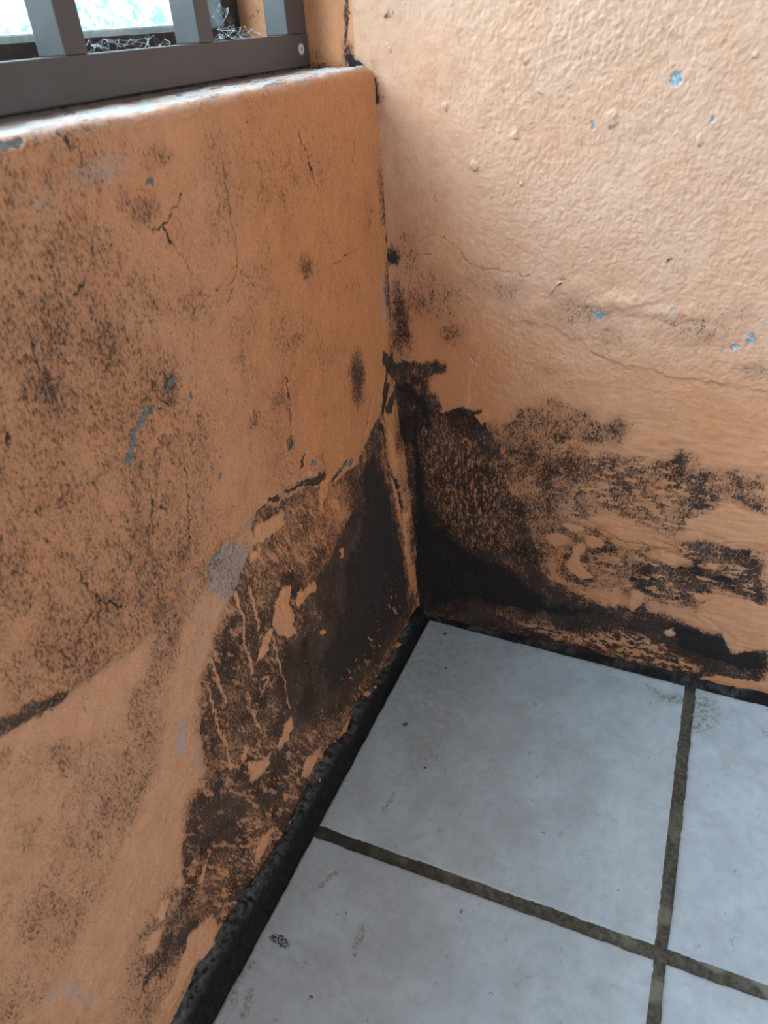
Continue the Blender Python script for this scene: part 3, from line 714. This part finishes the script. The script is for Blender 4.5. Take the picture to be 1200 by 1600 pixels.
rr = t.n.new('ShaderNodeMapRange'); t.link(grout, rr.inputs[0]); rr.inputs[3].default_value = 0.42; rr.inputs[4].default_value = 0.9
t.link(rr.outputs[0], t.b.inputs['Roughness'])
t.b.inputs['Specular IOR Level'].default_value = 0.45
bh = t.math('ADD', t.math('MULTIPLY', t.noise(v, 700, 3), 0.2), t.math('MULTIPLY', t.math('MULTIPLY', grout, t.noise(v, 400, 4, 0.7)), 1.6))
t.link(t.bump(bh, 0.35, 0.001), t.b.inputs['Normal'])
M_floor = t.m

xs = axis(-0.06, -0.05, 0.62, 3.0, 0.00125, 0.02)
yf = axis(-3.0, -0.80, 0.03, 0.05, 0.00125, 0.02)
Xf, Yf = np.meshgrid(xs, yf, indexing='ij')
P = Painter(Xf, Yf, 0.003, 15)
ew = 0.0022 * (fbm(Xf, Yf, 0.025, 91, 4, .65) - .5) * 2       # nibbled joint edges
ew2 = 0.0022 * (fbm(Xf, Yf, 0.025, 92, 4, .65) - .5) * 2
TP = 0.4668


def joint(c, off, lo, hi, start):
    """distance inside the joint that repeats every TP"""
    k = np.round((c - start) / TP)
    return c - start - k * TP


# tiles from x = 0 right, 0.4492+0.0172 joint; y rows: joint centred at -0.4455
jx = joint(Xf, 0, 0, 0, 0.4577)
jc = -0.4455 + 0.006 * np.clip(Xf - 0.0, 0, 0.6) / 0.45
jy = joint(Yf, 0, 0, 0, jc)
dxj = np.abs(jx + ew * .5) - (0.0086 + ew2 * .4 - 0.0016 * sstep(-0.2, -0.5, Yf))
dyj = np.abs(jy + ew2 * .5) - (0.0085 + ew * .4)
dleft = (Xf + 0.0020 * (Yf + 0.44) * 0) - (0.001 + ew * 0.35)
dleft = np.where(Xf < 0.2, dleft, 1)
dback = (0.0095 - 0.021 * Xf + 0.0025 * (fbm(Xf, Yf, 0.04, 93, 3) - .5) + np.where(Xf > 0.455, 0.001, 0)) - Yf + ew * .6
d = np.minimum(np.minimum(dxj, dyj), np.minimum(dleft, dback))     # >0 on the tile
# blunt tile corners
grout = 1 - sstep(-0.0004, 0.0006, d)
inner = sstep(0, 0.0035, d)
Zf = -0.0028 * grout - 0.0008 * (1 - inner) * (1 - grout) + grout * 0.0016 * (fbm(Xf, Yf, 0.007, 94, 3) - .5) + 0.0006 * (fbm(Xf, Yf, 0.3, 95, 2) - .5)
grime_shade = np.zeros_like(Xf); rust = np.zeros_like(Xf); speck = np.zeros_like(Xf); moss = np.zeros_like(Xf)
g1 = fbm(Xf, Yf, 0.06, 96, 4)
grime_shade = np.maximum(grime_shade, 0.55 * (1 - sstep(0.0, 0.05, Xf + 0.02 * (g1 - .5))) )
grime_shade = np.maximum(grime_shade, 0.75 * (1 - sstep(0.0, 0.20, np.hypot(Xf * 1.1 - 0.03, Yf * .55 + 0.05))))  # grime, with the shade of the wall corner put into it
for pg, vv in [([(520, 60), (560, 60), (560, 200), (500, 330), (440, 370), (420, 310), (480, 200)], .55), ([(640, 250), (700, 240), (690, 320), (640, 330)], .3), ([(300, 380), (350, 370), (350, 430), (320, 440)], .4), ([(200, 560), (300, 520), (240, 640), (150, 700)], .3), ([(860, 220), (960, 200), (960, 330), (880, 340)], .22), ([(640, 760), (700, 740), (690, 860), (650, 870)], .3)]:
    grime_shade = np.maximum(grime_shade, vv * P.poly(F8(pg), 0.02))
grime_shade = np.maximum(grime_shade, 0.30 * (1 - sstep(0, 0.012, d)))
grime_shade = np.maximum(grime_shade, 0.20 * sstep(.5, .7, g1))
for ln in [[(75, 790), (90, 770), (105, 760)], [(80, 870), (92, 830), (98, 810)], [(320, 720), (335, 680)], [(250, 590), (280, 560)], [(385, 430), (402, 395)], [(60, 840), (70, 800)], [(1190, 262), (1200, 268)], [(940, 165), (990, 195)]]:
    rust = np.maximum(rust, 0.8 * P.line(F8(ln), 0.002, 0.004, True))
rust = np.maximum(rust, 0.5 * (1 - sstep(0.0, 0.05, dback)) * sstep(.55, .68, fbm(Xf * .35, Yf, 0.012, 97, 4, .65)) * sstep(0.05, .2, Xf))
rust = np.maximum(rust, 0.5 * sstep(.79, .86, fbm(Xf, Yf * .8, 0.011, 98, 3)))
for (cx, cy, rx, ry) in [(1065, 220, 26, 34), (1050, 250, 12, 10), (1000, 195, 30, 8)]:
    c, a, b = F8([(cx, cy), (cx + rx, cy), (cx, cy + ry)])
    moss = np.maximum(moss, 0.9 * P.blob(c, abs(a[0] - c[0]) + .002, abs(b[1] - c[1]) + .002, soft=.9))
moss = np.maximum(moss, 0.5 * (1 - sstep(0.0, 0.010, dback)) * sstep(.45, .6, g1 + .05))
for (cx, cy, rx, ry) in [(160, 710, 22, 13), (322, 741, 3, 3), (546, 645, 3, 4), (424, 247, 6, 3), (510, 55, 3, 3), (513, 128, 3, 3), (228, 830, 2, 2), (470, 340, 2, 2), (880, 600, 2, 2), (720, 480, 2, 2), (300, 650, 2, 2), (610, 820, 2, 2), (1130, 560, 2, 2)]:
    c, a, b = F8([(cx, cy), (cx + rx, cy), (cx, cy + ry)])
    speck = np.maximum(speck, P.blob(c, abs(a[0] - c[0]) + .0006, abs(b[1] - c[1]) + .0006, soft=.5, rough=cx == 160))
gn = sstep(.45, .75, fbm(Xf, Yf, 0.03, 99, 4)) * sstep(-0.1, -.5, Yf)
eg = np.clip((1 - sstep(0.02, 0.25, Xf)) + (1 - sstep(0.003, 0.02, -Yf)), 0, 1)
structure(grid_mesh('floor', Xf, Yf, Zf, {'A': (grout, grime_shade, rust, speck), 'B': (gn * 0, eg, gn, moss)}, M_floor))

# ------------------------------------------------------------------ mortar fillets at the foot of the walls
t = NT('grimy_black_mortar')
v = t.coord()
hi_, lo_, p1, p2 = t.attr('A')
cc = t.mix(t.range(t.noise(v, 120, 5, 0.7), 0.35, 0.65), (0.005, 0.005, 0.006), (0.018, 0.017, 0.018))
cc = t.mix(t.math('MULTIPLY', hi_, t.range(t.noise(v, 110, 6, 0.72), 0.40, 0.66)), cc, (0.19, 0.19, 0.20))
cc = t.mix(t.range(lo_, 0.4, 0.6), cc, (0.55, 0.24, 0.10))
t.link(cc, t.b.inputs['Base Color']); t.b.inputs['Roughness'].default_value = 0.9; t.b.inputs['Specular IOR Level'].default_value = 0.2
t.link(t.bump(t.noise(v, 260, 5, 0.7), 0.6, 0.0014), t.b.inputs['Normal'])
M_mort = t.m
HY = [-3, -.7217, -.6714, -.6208, -.534, -.4749, -.40, -.3385, -.2891, -.242, -.1622, -.06, .02]
HH = [.040, .036, .050, .045, .030, .026, .034, .038, .017, .030, .015, .018, .020]
yy = axis(-3.0, -0.85, 0.0, 0.03, 0.0014, 0.02)
q = np.linspace(0, 1, 44)
Yq, Q = np.meshgrid(yy, q, indexing='ij')
top_h = np.interp(Yq, HY, HH) + 0.006 * (fbm(Yq, Q * .03, 0.018, 101, 4, .6) - .5)
xw = xc(top_h) - 0.0045
xe = 0.0012 + 0.0016 * (fbm(Yq, Q * 0, 0.02, 102, 3) - .5)
prof = (1 - Q) ** 0.85
Xq = xw + (xe - xw) * Q ** 0.9 + 0.0
Zq = top_h * prof - 0.003 * Q
bul = np.sin(np.pi * np.clip(Q * 1.6, 0, 1)) * 0.0035 - 0.004 * np.sin(np.pi * np.clip((Q - .45) / .55, 0, 1))
rn = 0.0045 * (fbm(Yq * .7, Q * .04, 0.014, 103, 4, .6) - .5) * np.sin(np.pi * Q) ** .5
Xq = Xq + (bul + rn) * .7; Zq = Zq + (bul + rn) * .7
hi = np.clip((1 - sstep(.10, .50, Q)) * (0.5 + 1.0 * (fbm(Yq, Q * .04, 0.03, 104, 4) - .4)), 0, 1) * sstep(0.0, -.06, Yq)  # grey highlight of the upper edge painted into the colour
bare = sstep(.70, .76, fbm(Yq, Q * .05, 0.02, 105, 3)) * (1 - sstep(.2, .3, Q)) * .9
structure(grid_mesh('trim_1', Xq, Yq, Zq, {'A': (hi, bare, hi * 0, hi * 0)}, M_mort, flip=True))

xx = axis(-0.03, -0.029, 0.62, 3.0, 0.0014, 0.02)
Xq, Q = np.meshgrid(xx, np.linspace(0, 1, 26), indexing='ij')
th_ = np.interp(Xq, [-.03, 0, .1, .3, .45, .6, 3], [.016, .012, .008, .010, .011, .013, .012]) + 0.005 * (fbm(Xq, Q * .02, 0.02, 111, 4) - .5)
ye = 0.0110 - 0.017 * np.clip(Xq, 0, .6) + 0.003 * (fbm(Xq, Q * 0, 0.03, 112, 3) - .5)
yw = YR + 0.004
Yq = yw + (ye - yw) * Q; Zq = th_ * (1 - Q) - 0.003 * Q
rn = 0.003 * (fbm(Xq, Q * .02, 0.010, 113, 4) - .5) * np.sin(np.pi * Q)
structure(grid_mesh('trim_2', Xq, Yq - rn, Zq + rn, {'A': (0.35 * sstep(.4, .7, fbm(Xq, Q * .03, .04, 114, 3)), 0 * Q, 0 * Q, 0 * Q)}, M_mort))

# ------------------------------------------------------------------ rest of the room (out of the picture, shapes the light)
M_room = plain('room_plaster', (0.62, 0.48, 0.38), 0.7, var=0.1)
M_ceil = plain('ceiling_paint', (0.75, 0.74, 0.72), 0.8)
structure(box('wall_left', (-0.33, -3.0, 2.15), (-0.05, 0.02, 2.5), M_room))           # lintel over the window
structure(box('wall_left', (-0.33, -3.0, 0.90), (-0.05, -1.75, 2.15), M_room))
structure(box('ceiling', (-0.33, -3.1, 2.5), (3.1, 0.12, 2.6), M_ceil))
structure(box('wall_back', (-0.33, -3.1, 0.0), (3.1, -3.0, 2.5), M_room))
structure(box('wall_front', (3.0, -1.5, 0.0), (3.1, 0.1, 2.5), M_room))
structure(box('wall_front', (3.0, -3.0, 2.35), (3.1, -1.5, 2.5), M_room))
# outer leaf of the wall and rest of the right wall's thickness
structure(box('wall_left', (-0.345, -3.0, -0.02), (-0.325, 0.02, 0.875), M_room))

# ------------------------------------------------------------------ window
t = NT('brown_black_window_metal')
v = t.coord()
cc = t.mix(t.range(t.noise(v, 90, 5, .7), .5, .75), (0.028, 0.026, 0.028), (0.09, 0.10, 0.11))
t.link(cc, t.b.inputs['Base Color']); t.b.inputs['Roughness'].default_value = 0.5
M_win = t.m
M_putty = plain('dusty_putty', (0.55, 0.60, 0.63), 0.8, bump=.5, scale=120, var=.5)
t = NT('window_glass')
tr_ = t.n.new('ShaderNodeBsdfTransparent'); tr_.inputs[0].default_value = (0.93, 0.98, 0.98, 1)
gl = t.n.new('ShaderNodeBsdfGlossy'); gl.inputs['Roughness'].default_value = 0.05
fr = t.n.new('ShaderNodeFresnel'); fr.inputs['IOR'].default_value = 1.45
mx = t.n.new('ShaderNodeMixShader')
ge = t.n.new('ShaderNodeNewGeometry')
t.link(t.math('MULTIPLY', fr.outputs[0], t.math('SUBTRACT', 1.0, ge.outputs['Backfacing'])), mx.inputs[0]); t.link(tr_.outputs[0], mx.inputs[1]); t.link(gl.outputs[0], mx.inputs[2])
t.link(mx.outputs[0], t.out.inputs['Surface'])
M_glass = t.m

win = bpy.data.objects.new('window_1', None); COL.objects.link(win); win.location = (0, 0, 0)
structure(win)
y0, y1 = -1.72, 0.020
xa, xb = -0.262, -0.226
fv, ff = [], []


def addbox(lo, hi, fv=fv, ff=ff):
    b = len(fv)
    fv.extend([(x, y, z) for x in (lo[0], hi[0]) for y in (lo[1], hi[1]) for z in (lo[2], hi[2])])
    ff.extend([tuple(b + i for i in f_) for f_ in BOXF])


addbox((xa, y0, 0.872), (xb, y1, 0.9335))
addbox((xa, y0, 2.10), (xb, y1, 2.15))
addbox((xa, y1 - 0.040, 0.9335), (xb, y1, 2.10))
addbox((xa, y0, 0.9335), (xb, y0 + 0.04, 2.10))
addbox((xa, -0.90, 0.9335), (xb, -0.86, 2.10))
mesh_obj('window_frame', fv, ff, M_win, win, bevel=0.0015)
fv, ff = [], []
addbox((-0.275, -0.86, 0.925), (-0.2625, y1 - 0.030, 0.9405), fv, ff)
addbox((-0.275, y1 - 0.042, 0.9405), (-0.2625, y1 - 0.030, 2.10), fv, ff)
mesh_obj('glazing_bead', fv, ff, M_putty, win, bevel=0.002)
box('glass_pane', (-0.2500, y0 + 0.04, 0.933), (-0.2470, y1 - 0.04, 2.10), M_glass, win)

# ------------------------------------------------------------------ security grille
t = NT('charcoal_powder_coat')
v = t.coord()
n_ = t.noise(v, 1400, 2, .5)
cc = t.mix(t.range(t.noise(v, 40, 5, .7), .5, .8), (0.056, 0.049, 0.052), (0.070, 0.066, 0.070))
t.link(cc, t.b.inputs['Base Color']); t.b.inputs['Roughness'].default_value = 0.42
t.b.inputs['Specular IOR Level'].default_value = 0.6
t.link(t.bump(n_, .25, .0004), t.b.inputs['Normal'])
M_gr = t.m
M_cap = plain('screw_cap_plastic', (0.45, 0.43, 0.41), 0.5)
M_hole = plain('screw_recess', (0.05, 0.05, 0.05), 0.6)
RX, RT, RB = -0.130, 0.9216, 0.8882
grille = thing('security_grille', 'charcoal metal security grille with upright bars standing on the dusty window sill', 'grille', (-0.145, -0.85, RB))


def gbox(name, lo, hi, mat=M_gr, parent=grille, bevel=0.0012):
    L_ = Vector((-0.145, -0.85, RB))
    return box(name, tuple(Vector(lo) - L_), tuple(Vector(hi) - L_), mat, parent, bevel)


gbox('bottom_rail', (RX - 0.031, -1.70, RB), (RX, 0.0125, RT))
gbox('top_rail', (RX - 0.031, -1.70, 2.05), (RX, 0.0125, 2.085))
for yb, wd in [(-0.0345, 0.0465), (-0.2108, 0.0243), (-0.3955, 0.0258)] + [(-0.578 - .1835 * k, 0.0250) for k in range(6)]:
    gbox('upright_bar', (RX - 0.030, yb, RT), (RX - 0.0006, yb + wd, 2.05))
gbox('upright_bar', (RX - 0.030, -1.70, RT), (RX - 0.0006, -1.675, 2.05))


def lathe(name, prof_, n, mat, parent, loc, axis_x=True):
    vs_, fs_ = [], []
    for (r, hh) in prof_:
        for k in range(n):
            a = 2 * math.pi * k / n
            vs_.append((hh, r * math.cos(a), r * math.sin(a)))
    for i in range(len(prof_) - 1):
        for k in range(n):
            fs_.append((i * n + k, i * n + (k + 1) % n, (i + 1) * n + (k + 1) % n, (i + 1) * n + k))
    fs_.append(tuple(range(n - 1, -1, -1))); fs_.append(tuple((len(prof_) - 1) * n + k for k in range(n)))
    o = mesh_obj(name, vs_, fs_, mat, parent, smooth=True)
    o.location = loc
    return o


sc = hit(0, RX, 470, 77)
cap = lathe('screw_cap', [(0.0058, -0.001), (0.0062, 0.0004), (0.0056, 0.0016), (0.0040, 0.0022), (0.0024, 0.0022), (0.0020, 0.0008)], 28, M_cap, grille,
            (RX + 0.145, sc[1] + 0.85, sc[2] - RB))
cap['label'] = 'pale grey screw cap'
lathe('screw_recess', [(0.0021, 0.0), (0.0019, 0.0013), (0.0006, 0.0015)], 16, M_hole, cap, (0, 0, 0))

# ------------------------------------------------------------------ cobwebs behind the bars
t = NT('cobweb_silk')
t.b.inputs['Base Color'].default_value = (0.75, 0.85, 0.90, 1); t.b.inputs['Roughness'].default_value = 0.6
M_web = t.m


def web(name, label, c, ext, n, rad, seed, blobn=6):
    rnd = random.Random(seed)
    vs_, fs_ = [], []

    def tube(pts, r):
        base = len(vs_)
        for i, p in enumerate(pts):
            d_ = (pts[min(i + 1, len(pts) - 1)] - pts[max(i - 1, 0)]).normalized()
            a = d_.orthogonal().normalized(); b = d_.cross(a)
            for k in range(4):
                an = k * math.pi / 2
                vs_.append(p + a * r * math.cos(an) + b * r * math.sin(an))
        for i in range(len(pts) - 1):
            for k in range(4):
                fs_.append((base + i * 4 + k, base + i * 4 + (k + 1) % 4, base + i * 4 + 4 + (k + 1) % 4, base + i * 4 + 4 + k))
    C_ = Vector(c)
    nodes = [C_ + Vector([rnd.uniform(-1, 1) * e for e in ext]) for _ in range(n)]
    for i, p in enumerate(nodes):
        near = sorted(nodes, key=lambda q_: (q_ - p).length)[1:1 + rnd.choice([1, 2, 2, 3])]
        if rnd.random() < .3: near.append(rnd.choice(nodes))
        for q_ in near:
            if (q_ - p).length < 1e-5: continue
            sag = Vector((rnd.uniform(-.1, .1), rnd.uniform(-.1, .1), -.18 * rnd.random())) * (q_ - p).length
            tube([p.lerp(q_, s_) + sag * 4 * s_ * (1 - s_) for s_ in (0, .25, .5, .75, 1)], rad * rnd.uniform(.5, 1.5))
    for _ in range(blobn):                                   # fluffy dust clots on the threads
        p = rnd.choice(nodes)
        for _k in range(7):
            q_ = p + Vector([rnd.gauss(0, .0022) for _ in range(3)])
            tube([p, p.lerp(q_, .5) + Vector([rnd.gauss(0, .0006) for _ in range(3)]), q_], rad * 1.3)
    o = mesh_obj(name, [v_ - C_ for v_ in vs_], fs_, M_web)
    o.location = c
    o['label'] = label; o['category'] = 'cobweb'; o['group'] = 'dusty cobwebs behind the grille'
    return o


web('cobweb', 'wispy cobweb strung low across the gap between two grille bars', (-0.185, -0.262, 0.9262), (0.018, 0.062, 0.006), 40, 0.00005, 5, 4)
web('cobweb', 'dusty clotted cobweb in the sill corner beside the orange reveal', (-0.190, -0.050, 0.9290), (0.020, 0.040, 0.008), 34, 0.00006, 9, 5)
web('cobweb', 'few long cobweb threads rising up the dark window stile', (-0.215, -0.030, 0.948), (0.008, 0.022, 0.014), 8, 0.00007, 12, 0)

# ------------------------------------------------------------------ outdoors, seen as a glare through the panes
M_leaf = plain('pale_sunlit_leaf', (0.45, 0.75, 0.68), 0.6, var=.3, scale=20)  # outdoor glare put into the leaf colour, paler than real leaves
M_stem = plain('bush_stem', (0.20, 0.16, 0.12), 0.8)
M_ground = plain('yard_ground', (0.55, 0.58, 0.52), 0.9, var=.3, scale=8)
structure(box('ground', (-14, -8, -0.12), (-0.34, 14, -0.05), M_ground))


def bush(label, c, r, hgt, n, seed):
    rnd = random.Random(seed)
    root = thing('bush', label, 'bush', c, 'bushes outside the window')
    vs_, fs_ = [], []
    for _ in range(n):
        th, ph = rnd.uniform(0, 2 * math.pi), math.acos(rnd.uniform(-1, 1)); rr_ = rnd.uniform(.55, 1) ** .5
        p = Vector((r * rr_ * math.sin(ph) * math.cos(th), r * rr_ * math.sin(ph) * math.sin(th), hgt * .55 + hgt * .45 * rr_ * math.cos(ph)))
        a = Vector([rnd.gauss(0, 1) for _ in range(3)]).normalized(); b = a.orthogonal().normalized()
        l_ = rnd.uniform(.04, .08); w_ = l_ * .35
        k = len(vs_)
        vs_.extend([p - a * l_, p - b * w_, p + a * l_, p + b * w_]); fs_.append((k, k + 1, k + 2, k + 3))
    mesh_obj('foliage', vs_, fs_, M_leaf, root)
    sv, sf = [], []
    for k in range(5):
        a = 2 * math.pi * k / 5
        p0 = Vector((.05 * math.cos(a), .05 * math.sin(a), -.02)); p1 = Vector((r * .5 * math.cos(a), r * .5 * math.sin(a), hgt * .6))
        b = len(sv)
        for p, rr_ in ((p0, .02), (p1, .008)):
            for j in range(6): sv.append(p + Vector((rr_ * math.cos(j * math.pi / 3), rr_ * math.sin(j * math.pi / 3), 0)))
        for j in range(6): sf.append((b + j, b + (j + 1) % 6, b + 6 + (j + 1) % 6, b + 6 + j))
    mesh_obj('stem', sv, sf, M_stem, root)
    return root


bush('pale leafy bush blurred in the glare outside, seen through the leftmost pane gap', (-3.6, 2.3, -0.05), 0.75, 1.15, 900, 3)
bush('pale leafy bush blurred in the glare outside, seen between the two nearest bars', (-3.9, 3.9, -0.05), 0.85, 1.25, 900, 4)
